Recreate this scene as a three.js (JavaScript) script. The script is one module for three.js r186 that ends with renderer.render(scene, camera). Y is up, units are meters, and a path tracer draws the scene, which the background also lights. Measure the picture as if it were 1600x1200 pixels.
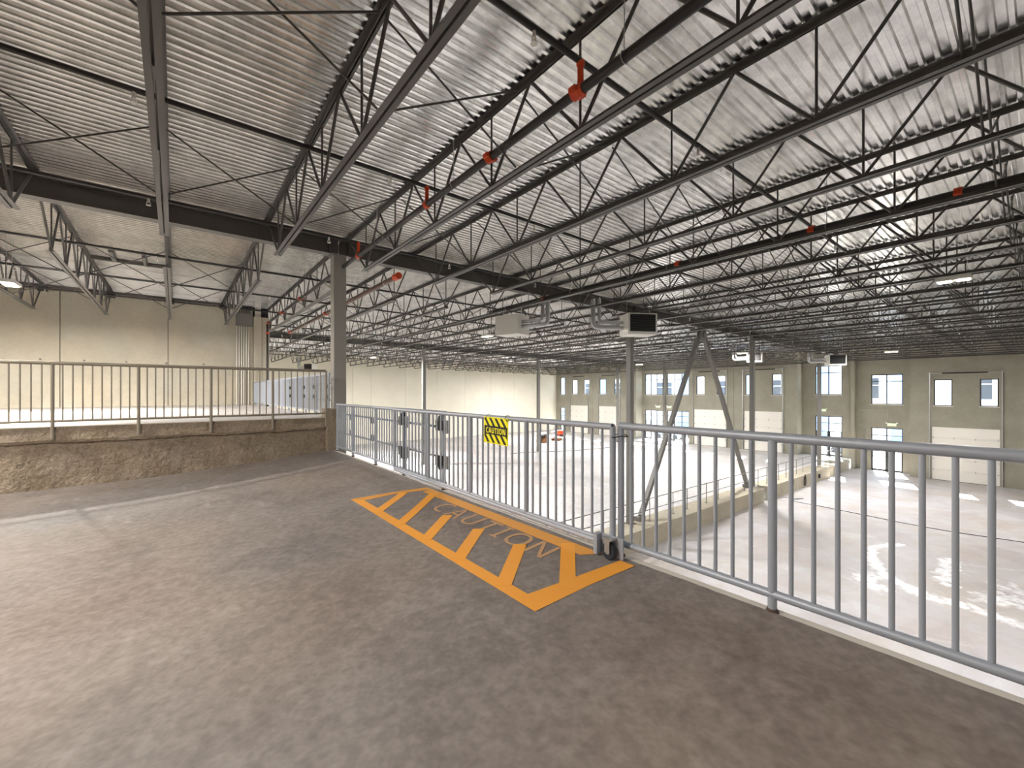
import * as THREE from 'three';
import { mergeGeometries } from 'three/addons/utils/BufferGeometryUtils.js';
import { RoundedBoxGeometry } from 'three/addons/geometries/RoundedBoxGeometry.js';
import { FontLoader } from 'three/addons/loaders/FontLoader.js';
import { TextGeometry } from 'three/addons/geometries/TextGeometry.js';
import { RectAreaLightUniformsLib } from 'three/addons/lights/RectAreaLightUniformsLib.js';

// ---------------------------------------------------------------- camera, sky, sun, exposure
// axes: b runs along the girders (world +x), a runs along the joists (world -z), y up, the eye is the origin
const scene = new THREE.Scene();
const F = 665.4, TH = 0.6694, Y0 = 612.7;
const camera = new THREE.PerspectiveCamera(2 * Math.atan(600 / F) * 180 / Math.PI, 4 / 3, 0.05, 400);
camera.position.set(0, 0, 0);
camera.rotation.y = -TH;
camera.setViewOffset(1600, 1200, 0, 600 - Y0, 1600, 1200);
const renderer = new THREE.WebGLRenderer({ antialias: true });
renderer.toneMapping = THREE.LinearToneMapping;
renderer.toneMappingExposure = 1.25;
renderer.shadowMap.enabled = true;
RectAreaLightUniformsLib.init();
scene.background = new THREE.Color().setRGB(0.80, 0.92, 1.05);
scene.backgroundIntensity = 5.5;
const sun = new THREE.DirectionalLight(new THREE.Color().setRGB(1.0, 0.95, 0.86), 45);
sun.position.set(42 + 0.9 * 40, -6 + 40, -6 - 0.25 * 40);
sun.target.position.set(42, -6, -6);
Object.assign(sun.shadow.camera, { left: -60, right: 60, top: 60, bottom: -60, far: 140 });
sun.shadow.mapSize.set(4096, 4096);
scene.add(sun, sun.target);
const LAMP = new THREE.Color().setRGB(1.0, 0.97, 0.93), LAMP_WARM = new THREE.Color().setRGB(1.0, 0.92, 0.82);
const LAMP_I = 3400, LAMP_MEZZ = 2600;

// ---------------------------------------------------------------- helpers
let seed = 7;
const rnd = () => { seed = (seed * 1664525 + 1013904223) >>> 0; return seed / 4294967296; };
const taken = new Map();
function numbered(n) {
  const k = taken.get(n) || 0; taken.set(n, k + 1);
  return k ? n + '_' + String(k).padStart(3, '0') : n;
}
function tag(o, label, category, group) {
  o.userData.label = label; o.userData.category = category; if (group) o.userData.group = group; return o;
}
function struct(o, label) { o.userData.kind = 'structure'; if (label) o.userData.label = label; return o; }
function grp(name, a = 0, b = 0, y = 0) { const g = new THREE.Group(); g.name = numbered(name); g.position.set(b, y, -a); scene.add(g); return g; }
function obj(name, geo, mat, parent) {
  const m = new THREE.Mesh(Array.isArray(geo) ? (geo.length > 1 ? mergeGeometries(geo.map(clean)) : geo[0]) : geo, mat);
  if (parent) { m.name = name; parent.add(m); } else { m.name = numbered(name); scene.add(m); }
  return m;
}
function clean(g) { g = g.index ? g.toNonIndexed() : g; for (const k of Object.keys(g.attributes)) if (!['position', 'normal', 'uv'].includes(k)) g.deleteAttribute(k); return g; }
// box given by ranges of a, b, y (world), uv in metres
function box(a0, a1, b0, b1, y0, y1) {
  const g = new THREE.BoxGeometry(Math.abs(b1 - b0), Math.abs(y1 - y0), Math.abs(a1 - a0));
  g.translate((b0 + b1) / 2, (y0 + y1) / 2, -(a0 + a1) / 2);
  return metre(g);
}
function metre(g) {
  g = g.index ? g.toNonIndexed() : g;
  const p = g.attributes.position, n = g.attributes.normal, u = new Float32Array(p.count * 2);
  for (let i = 0; i < p.count; i++) {
    const x = Math.abs(n.getX(i)), y = Math.abs(n.getY(i)), z = Math.abs(n.getZ(i));
    if (y >= x && y >= z) { u[2 * i] = p.getX(i); u[2 * i + 1] = -p.getZ(i); }
    else if (x >= z) { u[2 * i] = -p.getZ(i); u[2 * i + 1] = p.getY(i); }
    else { u[2 * i] = p.getX(i); u[2 * i + 1] = p.getY(i); }
  }
  g.setAttribute('uv', new THREE.BufferAttribute(u, 2));
  return g;
}
const V = (a, b, y) => new THREE.Vector3(b, y, -a);
const UP = new THREE.Vector3(0, 1, 0);
function rod(p, q, r, seg = 8) {
  const d = q.clone().sub(p), g = new THREE.CylinderGeometry(r, r, d.length(), seg);
  g.applyQuaternion(new THREE.Quaternion().setFromUnitVectors(UP, d.normalize()));
  return g.translate((p.x + q.x) / 2, (p.y + q.y) / 2, (p.z + q.z) / 2);
}
function bar(p, q, w, h) { // square bar between two points
  const d = q.clone().sub(p), g = new THREE.BoxGeometry(w, d.length(), h);
  g.applyQuaternion(new THREE.Quaternion().setFromUnitVectors(UP, d.normalize()));
  return g.translate((p.x + q.x) / 2, (p.y + q.y) / 2, (p.z + q.z) / 2);
}
function tube(pts, r, seg = 8, n = 40) { return new THREE.TubeGeometry(new THREE.CatmullRomCurve3(pts), n, r, seg); }
function bend(pts, r, seg = 10) { // pipe with mitred corners softened
  const path = new THREE.CurvePath(); let last = pts[0];
  for (let i = 1; i < pts.length; i++) {
    if (i < pts.length - 1) {
      const u = pts[i - 1].clone().sub(pts[i]).normalize().multiplyScalar(r * 2.4), w = pts[i + 1].clone().sub(pts[i]).normalize().multiplyScalar(r * 2.4);
      const e = pts[i].clone().add(u), f = pts[i].clone().add(w);
      path.add(new THREE.LineCurve3(last, e)); path.add(new THREE.QuadraticBezierCurve3(e, pts[i], f)); last = f;
    } else path.add(new THREE.LineCurve3(last, pts[i]));
  }
  return new THREE.TubeGeometry(path, pts.length * 14, r, seg);
}
// direction of a photo pixel, and where it meets a level floor
function toFloor(x, y, Y) {
  const r = (x - 800) / F, k = Y / (-(y - Y0) / F);
  return [k * (Math.cos(TH) - Math.sin(TH) * r), k * (Math.sin(TH) + Math.cos(TH) * r)];
}

// ---------------------------------------------------------------- noise textures
const lat = new Float32Array(256 * 256); for (let i = 0; i < lat.length; i++) lat[i] = rnd();
function vn(x, y, per) {
  const xi = Math.floor(x), yi = Math.floor(y), fx = x - xi, fy = y - yi, sx = fx * fx * (3 - 2 * fx), sy = fy * fy * (3 - 2 * fy);
  const m = (v) => ((v % per) + per) % per, g = (i, j) => lat[(m(j) & 255) * 256 + (m(i) & 255)];
  return (g(xi, yi) * (1 - sx) + g(xi + 1, yi) * sx) * (1 - sy) + (g(xi, yi + 1) * (1 - sx) + g(xi + 1, yi + 1) * sx) * sy;
}
function fbm(u, v, per, oct = 5, gain = 0.55) {
  let s = 0, w = 0, k = 1, p = per;
  for (let o = 0; o < oct; o++) { s += k * vn(u * p + o * 17, v * p + o * 31, p); w += k; k *= gain; p *= 2; }
  return s / w;
}
function dataTex(n, fn, span, srgb = true) {
  const d = new Uint8Array(n * n * 4);
  for (let j = 0; j < n; j++) for (let i = 0; i < n; i++) {
    const c = fn(i / n, j / n), k = (j * n + i) * 4;
    d[k] = Math.max(0, Math.min(255, c[0])); d[k + 1] = Math.max(0, Math.min(255, c[1])); d[k + 2] = Math.max(0, Math.min(255, c[2])); d[k + 3] = 255;
  }
  const t = new THREE.DataTexture(d, n, n); t.wrapS = t.wrapT = THREE.RepeatWrapping; t.magFilter = THREE.LinearFilter; t.minFilter = THREE.LinearMipmapLinearFilter;
  t.generateMipmaps = true; if (srgb) t.colorSpace = THREE.SRGBColorSpace; t.repeat.set(1 / span, 1 / span); t.needsUpdate = true; return t;
}
const mix = (a, b, t) => a + (b - a) * t, sat = (x) => Math.max(0, Math.min(1, x));
// worn trowelled concrete on the mezzanine
const tMezz = dataTex(1024, (u, v) => {
  const big = fbm(u, v, 4, 4), mid = fbm(u + .3, v + .1, 14, 4), fine = fbm(u, v, 128, 3, .8);
  const streak = fbm(u * 1, v, 6, 2) * .0 + Math.pow(sat(vn(u * 60, v * 9 + fbm(u, v, 8, 3) * 3, 9 * 256) - .72) * 3.2, 1.5) * sat(mid * 3 - 1.3);
  const s = (big - .5) * 20 + (mid - .5) * 14 + (fine - .5) * 40 + streak * 26, warm = (fbm(u + .7, v + .2, 3, 3) - .5) * 26;
  const dark = sat((fbm(u + .15, v + .55, 10, 5) - .62) * 8) * 9;
  return [130 + s + warm * .5 - dark, 122 + s - dark, 118 + s - warm * .5 - dark];
}, 7);
const tFine = dataTex(512, (u, v) => { const f = fbm(u, v, 40, 4); return [f * 255, f * 255, f * 255]; }, 2.2, false);
// rough brown formed concrete
const tCurb = dataTex(512, (u, v) => {
  const s = (fbm(u, v, 5, 5) - .5) * 44 + (fbm(u, v, 70, 3) - .5) * 50, g = fbm(u + .4, v, 4, 3) - .5;
  return [150 + s + g * 8, 137 + s + g * 3, 121 + s - g * 6];
}, 1.6);
const tCurbB = dataTex(512, (u, v) => { const f = fbm(u, v, 24, 5, .65); return [f * 255, f * 255, f * 255]; }, 1.6, false);
// pale dusty warehouse slab
const tWare = dataTex(1024, (u, v) => {
  const s = (fbm(u, v, 3, 5) - .5) * 62 + (fbm(u, v, 60, 3) - .5) * 26, sc = sat((vn(u * 30, v * 120 + fbm(u, v, 6, 3) * 4, 256) - .78) * 5) * sat((fbm(u + .3, v, 5, 3) - .45) * 6);
  const br = (fbm(u + .5, v + .2, 4, 4) - .5) * 24;
  return [186 + s + sc * 44 + br * .5, 184 + s + sc * 46 - br * .1, 184 + s + sc * 48 - br * .5];
}, 11);
// tilt-up wall concrete, warm grey
const tWall = dataTex(512, (u, v) => {
  const s = (fbm(u, v, 4, 5) - .5) * 26 + (fbm(u, v, 50, 3) - .5) * 10, g = (fbm(u + .6, v + .3, 3, 3) - .5) * 10;
  return [196 + s + g, 190 + s, 174 + s - g];
}, 4.5);
const tCream = dataTex(512, (u, v) => { const s = (fbm(u, v, 4, 5) - .5) * 12; return [242 + s, 237 + s, 221 + s]; }, 6);
const tDock = dataTex(512, (u, v) => {
  const s = (fbm(u, v, 4, 5) - .5) * 20 + (fbm(u, v, 40, 3) - .5) * 10; return [146 + s, 143 + s, 130 + s];
}, 4);
// galvanised sheet: spangle and handling marks
const galv = (off) => dataTex(512, (u, v) => {
  const s = (fbm(u + off, v, 50, 3) - .5) * 26 + (fbm(u, v + off, 6, 4) - .5) * 40; return [238 + s, 238 + s, 237 + s];
}, 1.5);
const tGalv = [galv(.1), galv(.45), galv(.8)];
const tRust = dataTex(256, (u, v) => { const f = fbm(u, v, 10, 4); return [92 + f * 50, 70 + f * 36, 62 + f * 30]; }, .8);

// the wide loading slab: one print over the whole slab, with white tyre scuffs where the photo shows them
const LOAD = { a0: -9, a1: 11.6, b0: 3, b1: 51, Y: -7.0 };
function loadTex() {
  const c = document.createElement('canvas'); c.width = 2048; c.height = 1024; const x = c.getContext('2d');
  const X = (b) => (b - LOAD.b0) / (LOAD.b1 - LOAD.b0) * 2048, Yc = (a) => 1024 - (a - LOAD.a0) / (LOAD.a1 - LOAD.a0) * 1024;
  x.fillStyle = 'rgb(186,185,184)'; x.fillRect(0, 0, 2048, 1024);
  for (let i = 0; i < 2600; i++) { // mottling
    const w = 20 + rnd() * 120, h = 10 + rnd() * 50, k = rnd();
    x.fillStyle = k < .4 ? 'rgba(204,204,206,0.13)' : k < .75 ? 'rgba(150,148,148,0.12)' : 'rgba(168,152,140,0.12)';
    x.beginPath(); x.ellipse(rnd() * 2048, rnd() * 1024, w, h, rnd() * 3, 0, 7); x.fill();
  }
  for (let i = 0; i < 520; i++) { // pale scuffs
    x.strokeStyle = 'rgba(226,227,230,' + (.05 + rnd() * .16).toFixed(2) + ')'; x.lineWidth = 1.5 + rnd() * 5; x.beginPath();
    const px = rnd() * 2048, py = rnd() * 1024, an = Math.PI / 2 + (rnd() - .5) * 1.1, l = 12 + rnd() * 90; x.moveTo(px, py); x.lineTo(px + Math.cos(an) * l, py + Math.sin(an) * l); x.stroke();
  }
  const scuff = (pts, wd, n, al) => {
    const cv = new THREE.CatmullRomCurve3(pts.map(([a, b]) => new THREE.Vector3(X(b), Yc(a), 0)));
    for (let i = 0; i < n; i++) {
      const p = cv.getPoint(rnd()), t = (rnd() - .5) * wd;
      x.fillStyle = 'rgba(240,241,244,' + (al * (.35 + rnd() * .65)).toFixed(2) + ')';
      x.beginPath(); x.ellipse(p.x + t, p.y + (rnd() - .5) * wd, 3 + rnd() * 8, 1.5 + rnd() * 4, rnd() * 3, 0, 7); x.fill();
    }
  };
  scuff([[4.2, 26.2], [4.9, 24.9], [4.57, 22.84], [4.07, 21.63], [3.54, 20.94], [3.05, 20.57]], 13, 330, .6);
  scuff([[3.05, 20.57], [2.6, 20.23], [1.56, 20.29], [.61, 19.95], [-.6, 20]], 22, 300, .4);
  scuff([[4.1, 21.2], [4.4, 20.2], [3.6, 19.7]], 30, 120, .4);
  scuff([[2.6, 25.4], [2.5, 24.2], [2.5, 22.9], [2.3, 22.2]], 26, 150, .55);
  scuff([[1.2, 24], [.8, 22.5], [1.4, 21.5], [.2, 22]], 40, 120, .4);
  const t = new THREE.CanvasTexture(c); t.colorSpace = THREE.SRGBColorSpace; return t;
}

// ---------------------------------------------------------------- materials
const std = (o) => new THREE.MeshStandardMaterial(o);
const M = {
  mezz: std({ map: tMezz, roughness: .78, bumpMap: tFine, bumpScale: .0025 }),
  curb: std({ map: tCurb, roughness: .95, bumpMap: tCurbB, bumpScale: .03 }),
  ware: std({ map: tWare, roughness: .5 }),
  load: std({ map: loadTex(), roughness: .5 }),
  wall: std({ map: tWall, roughness: .9 }),
  cream: std({ map: tCream, roughness: .85 }),
  dock: std({ map: tDock, roughness: .85 }),
  retain: std({ map: tWall, color: 0xdcdad6, roughness: .9 }),
  steel: std({ color: 0x575451, roughness: .5, metalness: .15 }),
  column: std({ color: 0x72706c, roughness: .55, metalness: .1 }),
  columnLit: std({ color: 0x9a9791, roughness: .6 }),  // column paint lightened for the corner column, brightness of its light put into the colour
  deck: tGalv.map((t) => std({ map: t, roughness: .24, metalness: .95 })),
  rail: std({ color: 0xaeb5c2, roughness: .42, metalness: .2 }),
  railWarm: std({ color: 0x968f82, roughness: .5, metalness: .2 }),
  edge: std({ color: 0xd8d2c8, roughness: .7 }),
  black: std({ color: 0x1b1a1a, roughness: .6 }),
  pipe: std({ color: 0x33302f, roughness: .5, metalness: .2 }),
  brownPipe: std({ color: 0x5b4238, roughness: .55, metalness: .2 }),
  orange: std({ color: 0xd8481c, roughness: .5 }),
  white: std({ color: 0xe9e7e1, roughness: .55 }),
  doorWhite: std({ color: 0xe6e3dc, roughness: .5 }),
  zinc: std({ color: 0xb9bbbd, roughness: .35, metalness: .7 }),
  conduit: std({ color: 0xf3efe6, roughness: .4, metalness: .2 }),
  paint: std({ color: 0xf0a53c, roughness: .7 }),
  paintWorn: std({ color: 0xdd9c44, roughness: .75 }),
  letter: std({ color: 0xc29c76, roughness: .8 }),
  alu: std({ color: 0x3f4245, roughness: .45, metalness: .4 }),
  glass: new THREE.MeshPhysicalMaterial({ color: 0xffffff, transmission: 1, thickness: 0, roughness: 0, ior: 1.45 }),
  foot: std({ color: 0x5d4c44, roughness: .9 }),
  rubber: std({ color: 0x2c2f3a, roughness: .6 }),
  brick: std({ map: tRust, roughness: .9 }),
  wood: std({ color: 0x9a6a45, roughness: .8 }),
  asphalt: std({ color: 0xb8b6b2, roughness: .9 }),
  facade: std({ color: 0xcdd2d7, roughness: .8 }),
  facadeBlue: std({ color: 0x7f9cc0, roughness: .7 }),
  darkGlass: std({ color: 0x3a424c, roughness: .15, metalness: .2 }),
  sign: std({ color: 0xe4efd6, roughness: .5, emissive: 0xc8e8b0, emissiveIntensity: .25 }),
  glow: std({ color: 0xffffff, emissive: new THREE.Color().setRGB(1, .88, .66), emissiveIntensity: 9 }),
};

// ---------------------------------------------------------------- levels of the building
const A1 = 12.1, A2 = 33.0, AF = 50.5, AN = -8.8;         // girder lines, far wall, near wall
const BC = [3.51, 16.56, 29.61, 42.66], BW = 47.75, BR = 49.25, BL = -12;   // column lines, dock wall, its recesses, wall beyond the platform
const YUP = -6.13, YLO = -7.0, YPL = -0.62;                // warehouse floor, loading floor, platform
const SL = 0.008, roof = (b) => (b > 3 ? -SL * (b - 3) : 0);
const YD = 4.25;                                          // underside of the deck
const floorY = (b) => { const P = [[-14, -1.72], [-2.2, -1.67], [-.32, -1.62], [1.2, -1.52], [2.4, -1.42], [2.9, -1.365], [3.2, -1.36]]; for (let i = 1; i < P.length; i++) if (b <= P[i][0]) return mix(P[i - 1][1], P[i][1], (b - P[i - 1][0]) / (P[i][0] - P[i - 1][0])); return -1.36; };

// mezzanine slab: gentle cross fall, ragged cast edge along the guard rail
{
  const bs = []; for (let b = BL; b < 2.7; b += .5) bs.push(b); bs.push(2.7);
  const na = 260, pos = [], uv = [], idx = [];
  for (let i = 0; i <= na; i++) {
    const a = mix(AN, 10.6, i / na), e = 2.905 + (fbm(i / na, .37, 64, 3, .7) - .5) * .035;
    for (const b of [...bs, e]) { pos.push(b, floorY(b), -a); uv.push(b, a); }
    pos.push(e, -1.75, -a); uv.push(e + .3, a);
  }
  const w = bs.length + 2;
  for (let i = 0; i < na; i++) for (let j = 0; j < w - 1; j++) { const p = i * w + j; idx.push(p, p + 1, p + w, p + 1, p + w + 1, p + w); }
  const g = new THREE.BufferGeometry(); g.setAttribute('position', new THREE.Float32BufferAttribute(pos, 3)); g.setAttribute('uv', new THREE.Float32BufferAttribute(uv, 2)); g.setIndex(idx);
  const f = g.toNonIndexed(); f.computeVertexNormals();
  struct(obj('floor_mezzanine', f, M.mezz), 'worn brown-grey concrete mezzanine floor');
  struct(obj('floor_mezzanine_underside', box(AN, 10.6, BL, 3.0, -2.1, -1.76), M.mezz), 'concrete underside of the mezzanine slab');
  struct(obj('trim_1', box(AN, 10.45, 2.886, 2.985, -1.75, -1.373), M.edge), 'off-white edge strip under the mezzanine guard rail');
}
// upper platform on the left with its rough kerb wall
struct(obj('floor_platform', box(10.62, 24.66, BL, 3.15, -1.1, YPL), M.ware), 'pale concrete floor of the raised platform behind the kerb wall');
{
  // kerb wall: upper lift stands proud with a ragged lower edge over the set-back lower lift
  const g = grp('wall_kerb'); struct(g, 'rough brown concrete kerb wall carrying the platform railing');
  const ragged = (rows, name) => { // rows of [y, a, raggedness]
    const n = 320, pos = [], idx = [], w = rows.length;
    for (let i = 0; i <= n; i++) {
      const b = mix(BL, 2.8, i / n), jag = (fbm(i / n, .71, 40, 4, .75) - .5) * .075;
      rows.forEach(([y, a, k], q) => pos.push(b, y + jag * k, -(a + (fbm(i / n + q * .13, q * .3, 60, 3) - .5) * .025)));
    }
    for (let i = 0; i < n; i++) for (let q = 0; q < w - 1; q++) { const p = i * w + q; idx.push(p, p + w, p + 1, p + 1, p + w, p + w + 1); }
    const l = new THREE.BufferGeometry(); l.setAttribute('position', new THREE.Float32BufferAttribute(pos, 3)); l.setIndex(idx); const lf = l.toNonIndexed(); lf.computeVertexNormals();
    return obj(name, metre(lf), M.curb, g);
  };
  ragged([[-.9, 10.70, 1], [-.865, 10.55, 1], [-.82, 10.53, .7], [-.72, 10.54, 0], [-.6, 10.545, 0], [-.598, 10.9, 0]], 'upper_lift');
  ragged([[-2.0, 10.60, 0], [-1.5, 10.61, 0], [-1.15, 10.61, 0], [-.8, 10.61, 0]], 'lower_lift');
  obj('core', box(10.72, 10.95, BL, 2.8, -2, -.9), M.curb, g);
  obj('pedestal', new RoundedBoxGeometry(.27, 1.55, .5, 2, .02).translate(2.92, -1.17, -10.72), M.curb, g);
  obj('cap_strip', box(10.55, 10.64, BL, 2.8, -.605, -.588), M.edge, g);
}

// ---------------------------------------------------------------- lower floors as slabs with open joints
{
  const f = grp('floor_warehouse'); struct(f, 'bright pale concrete warehouse floor in large slabs');
  const bs = [3.0, 9.9, 16.56, 23.1, 29.61, 36.1, 42.66, 50.4], as = [11.9, 17.3, 22.5, 27.7, 33, 38.2, 43.4, 50.7];
  for (let i = 0; i < bs.length - 1; i++) for (let j = 0; j < as.length - 1; j++)
    obj('slab', box(as[j] + .006, as[j + 1] - .006, bs[i] + .006, bs[i + 1] - .006, YUP - .2, YUP), M.ware, f);
  obj('bedding', box(11.9, 50.7, 3, 50.4, YUP - .5, YUP - .2), M.black, f);
  const g = box(LOAD.a0, LOAD.a1, LOAD.b0, LOAD.b1, YLO - .3, YLO), p = g.attributes.position, u = g.attributes.uv;
  for (let i = 0; i < p.count; i++) u.setXY(i, (p.getX(i) - LOAD.b0) / (LOAD.b1 - LOAD.b0), (-p.getZ(i) - LOAD.a0) / (LOAD.a1 - LOAD.a0));
  struct(obj('floor_loading', g, M.load), 'lower grey loading floor with white tyre scuffs');
}
// retaining wall between the two floors, with pockets round the columns
{
  const w = grp('wall_retaining'); struct(w, 'low concrete retaining wall stepping down to the loading floor');
  const cuts = [3.0, 9.8, 16.1, 22.6, 29.25, 30.0, 36.2, 42.3, 43.05, BW];
  for (let i = 0; i < cuts.length - 1; i++) {
    if (i === 4 || i === 7) { obj('pocket', box(12.35, 12.6, cuts[i], cuts[i + 1], YLO, YUP), M.dock, w); continue; }
    obj('wall_block', box(11.25, 12.4, cuts[i] + .008, cuts[i + 1] - .008, YLO - .05, YUP - .25), M.retain, w);
    obj('coping', box(11.2, 12.4, cuts[i] + .008, cuts[i + 1] - .008, YUP - .24, YUP + .03), M.retain, w);
  }
}

// ---------------------------------------------------------------- walls
{
  const w = grp('wall_left'); struct(w, 'beige tilt-up concrete wall behind the raised platform');
  const js = [BL, -7.0, -3.62, -.25, 3.05];
  for (let i = 0; i < js.length - 1; i++) obj('panel', box(24.66, 24.9, js[i] + .012, js[i + 1] - .012, -1.2, 4.3), M.wall, w);
  obj('pilaster', box(24.5, 24.95, 3.06, 3.4, -1.2, 3.75), M.wall, w);
  obj('pilaster', box(24.56, 24.95, 3.42, 3.75, -1.2, 3.75), M.wall, w);
  obj('backing', box(24.9, 25.0, BL, 3.75, -1.3, 4.4), M.black, w);
  obj('ledger_angle', box(24.55, 24.66, BL, 3.05, 4.14, 4.24), M.steel, w);
  for (let i = -4; i < 1; i++) { const b = 1.8 + 1.96 * i; obj('bearing_pocket', box(24.5, 24.66, b - .14, b + .14, 3.98, 4.14), M.pipe, w); }
  for (let i = 0; i < 14; i++) { const b = -5.6 + i * .66 + rnd() * .3; obj('form_tie_scar', new THREE.CylinderGeometry(.035, .04, .012, 7).rotateX(Math.PI / 2).translate(b, i % 2 ? 1.15 : 1.3, -24.655), M.column, w); }
}
{
  const w = grp('wall_far'); struct(w, 'cream painted panel wall at the far end of the warehouse');
  const k = AF / 47.2, js = [3.4, 7.6, 11.8, 15.19 * k, 17.23 * k, 21.36 * k, 25.5 * k, 29.6 * k, 33.69 * k, 37.7 * k, 41.69 * k, BR + .2];
  for (let i = 0; i < js.length - 1; i++) obj('panel', box(AF, AF + .2, js[i] + .014, js[i + 1] - .014, YUP - .1, 4.4), M.cream, w);
  obj('backing', box(AF + .2, AF + .3, 3, BR + .3, YUP - .2, 4.5), M.black, w);
}
// walls that close the room outside the frame
struct(obj('wall_near', box(AN - .25, AN, BL - .2, BW + 2, YLO - .2, 4.6), M.dock), 'plain concrete wall behind the viewpoint');
struct(obj('wall_platform_side', box(AN - .2, 25, BL - .25, BL, -2.2, 4.6), M.wall), 'plain concrete wall beyond the platform and mezzanine');
struct(obj('wall_below_mezzanine', box(AN, 25.0, 2.6, 2.8, YLO - .2, -2.1), M.dock), 'concrete wall under the mezzanine edge');
struct(obj('wall_side', box(24.7, AF + .2, 3.15, 3.4, YUP - .1, 4.4), M.cream), 'cream side wall beyond the platform end');
struct(obj('wall_below_platform', box(10.6, 24.95, 2.85, 3.15, YUP - .1, -1.1), M.dock), 'concrete wall under the platform edge');

// dock wall with recessed entrances
const openWin = [], openDoor = [];
const wallR = grp('wall_right'); struct(wallR, 'grey-beige concrete dock wall with doors and windows');
function section(b, a0, a1, y0, y1, holes) { // a panel of wall at b with rectangular openings [a0, a1, y0, y1]
  const es = [...new Set([a0, a1, ...holes.flatMap((h) => [h[0], h[1]])])].sort((p, q) => p - q), gs = [];
  for (let i = 0; i < es.length - 1; i++) {
    const m = (es[i] + es[i + 1]) / 2, hs = holes.filter((h) => h[0] < m && h[1] > m).sort((p, q) => p[2] - q[2]);
    let y = y0; for (const h of hs) { if (h[2] > y + .001) gs.push(box(es[i], es[i + 1], b, b + .2, y, h[2])); y = Math.max(y, h[3]); }
    if (y1 > y) gs.push(box(es[i], es[i + 1], b, b + .2, y, y1));
  }
  return obj('panel', gs, M.dock, wallR);
}
const TOP = 4.0;
const docks = [ // door [a0, a1], window pair, floor
  { d: [42.3, 45.8], w: [[42.05, 43.1], [44.4, 45.5]], f: YUP, wall: [41.4, 47.1] },
  { d: [36.65, 40.2], w: [[36.5, 37.5], [38.95, 40.1]], f: YUP, wall: [33.95, 41.38] },
  { d: [22.25, 25.9], w: [[22.3, 23.25], [24.65, 25.65]], f: YUP, wall: [21.4, 26.6] },
  { d: [16.7, 20.3], w: [[16.7, 17.6], [19.3, 20.2]], f: YUP, wall: [15.35, 21.38] },
  { d: [2.3, 5.9], w: [[2.35, 3.3], [4.75, 5.8]], f: YLO, wall: [1.0, 7.2] },
  { d: [-5.2, -1.6], w: [[-5.1, -4.1], [-2.7, -1.7]], f: YLO, wall: [AN, .98] },
];
docks.forEach((k) => {
  const lo = k.f === YLO, dt = lo ? -2.78 : -2.0, wt = lo ? 1.0 : 1.85, wb = lo ? -1.09 : -.31;
  section(BW, k.wall[0], k.wall[1], k.f - .1, TOP, [[...k.d, k.f - .2, dt], ...k.w.map((w) => [...w, wb, wt])]);
  k.w.forEach((w) => openWin.push({ b: BW, a: w, y: [wb, wt], cols: 1, rows: [] }));
  k.dt = dt; k.wt = wt;
});
const entries = [ // recessed entrances: wall range, windows, doors
  { wall: [47.1, AF], f: YUP, w: [{ a: [48.2, 49.5], y: [-.45, 2.35], cols: 1, rows: [] }], d: [{ a: [48.2, 49.5], top: -2.5, cols: 1 }] },
  { wall: [26.6, 33.95], f: YUP, w: [{ a: [30.95, 33.6], y: [-.36, 2.36], cols: 3, rows: [1.6] }, { a: [27.35, 30.35], y: [-.36, 2.36], cols: 3, rows: [1.6] }], d: [{ a: [30.95, 33.6], top: -2.37, cols: 3 }, { a: [27.35, 30.35], top: -2.37, cols: 3 }] },
  { wall: [11.25, 15.35], f: YUP, w: [{ a: [12.14, 14.3], y: [-.26, 2.55], cols: 2, rows: [1.85] }], d: [{ a: [12.14, 14.3], top: -2.3, cols: 2 }] },
  { wall: [7.2, 11.23], f: YLO, w: [{ a: [7.88, 10.03], y: [-1.09, 1.57], cols: 2, rows: [.95] }], d: [{ a: [7.88, 10.03], top: -3.17, cols: 2 }] },
];
entries.forEach((e) => {
  section(BR, e.wall[0], e.wall[1], e.f - .1, TOP, [...e.w.map((w) => [...w.a, ...w.y]), ...e.d.map((d) => [...d.a, e.f - .2, d.top])]);
  e.w.forEach((w) => openWin.push({ b: BR, ...w }));
  e.d.forEach((d) => openDoor.push({ b: BR, f: e.f, ...d }));
});
for (const a of [7.0, 15.35, 26.4, 33.95, 46.9]) obj('return', box(a, a + .2, BW + .2, BR + .2, a < 11 ? YLO - .1 : YUP - .1, TOP), M.dock, wallR);
obj('wall_step', box(11.1, 11.38, BW + .9, BR + .1, YLO - .1, TOP), M.dock, wallR);
obj('eave_angle', box(AN, AF, BW - .06, BW, 2.78, 2.86), M.steel, wallR);

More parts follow.
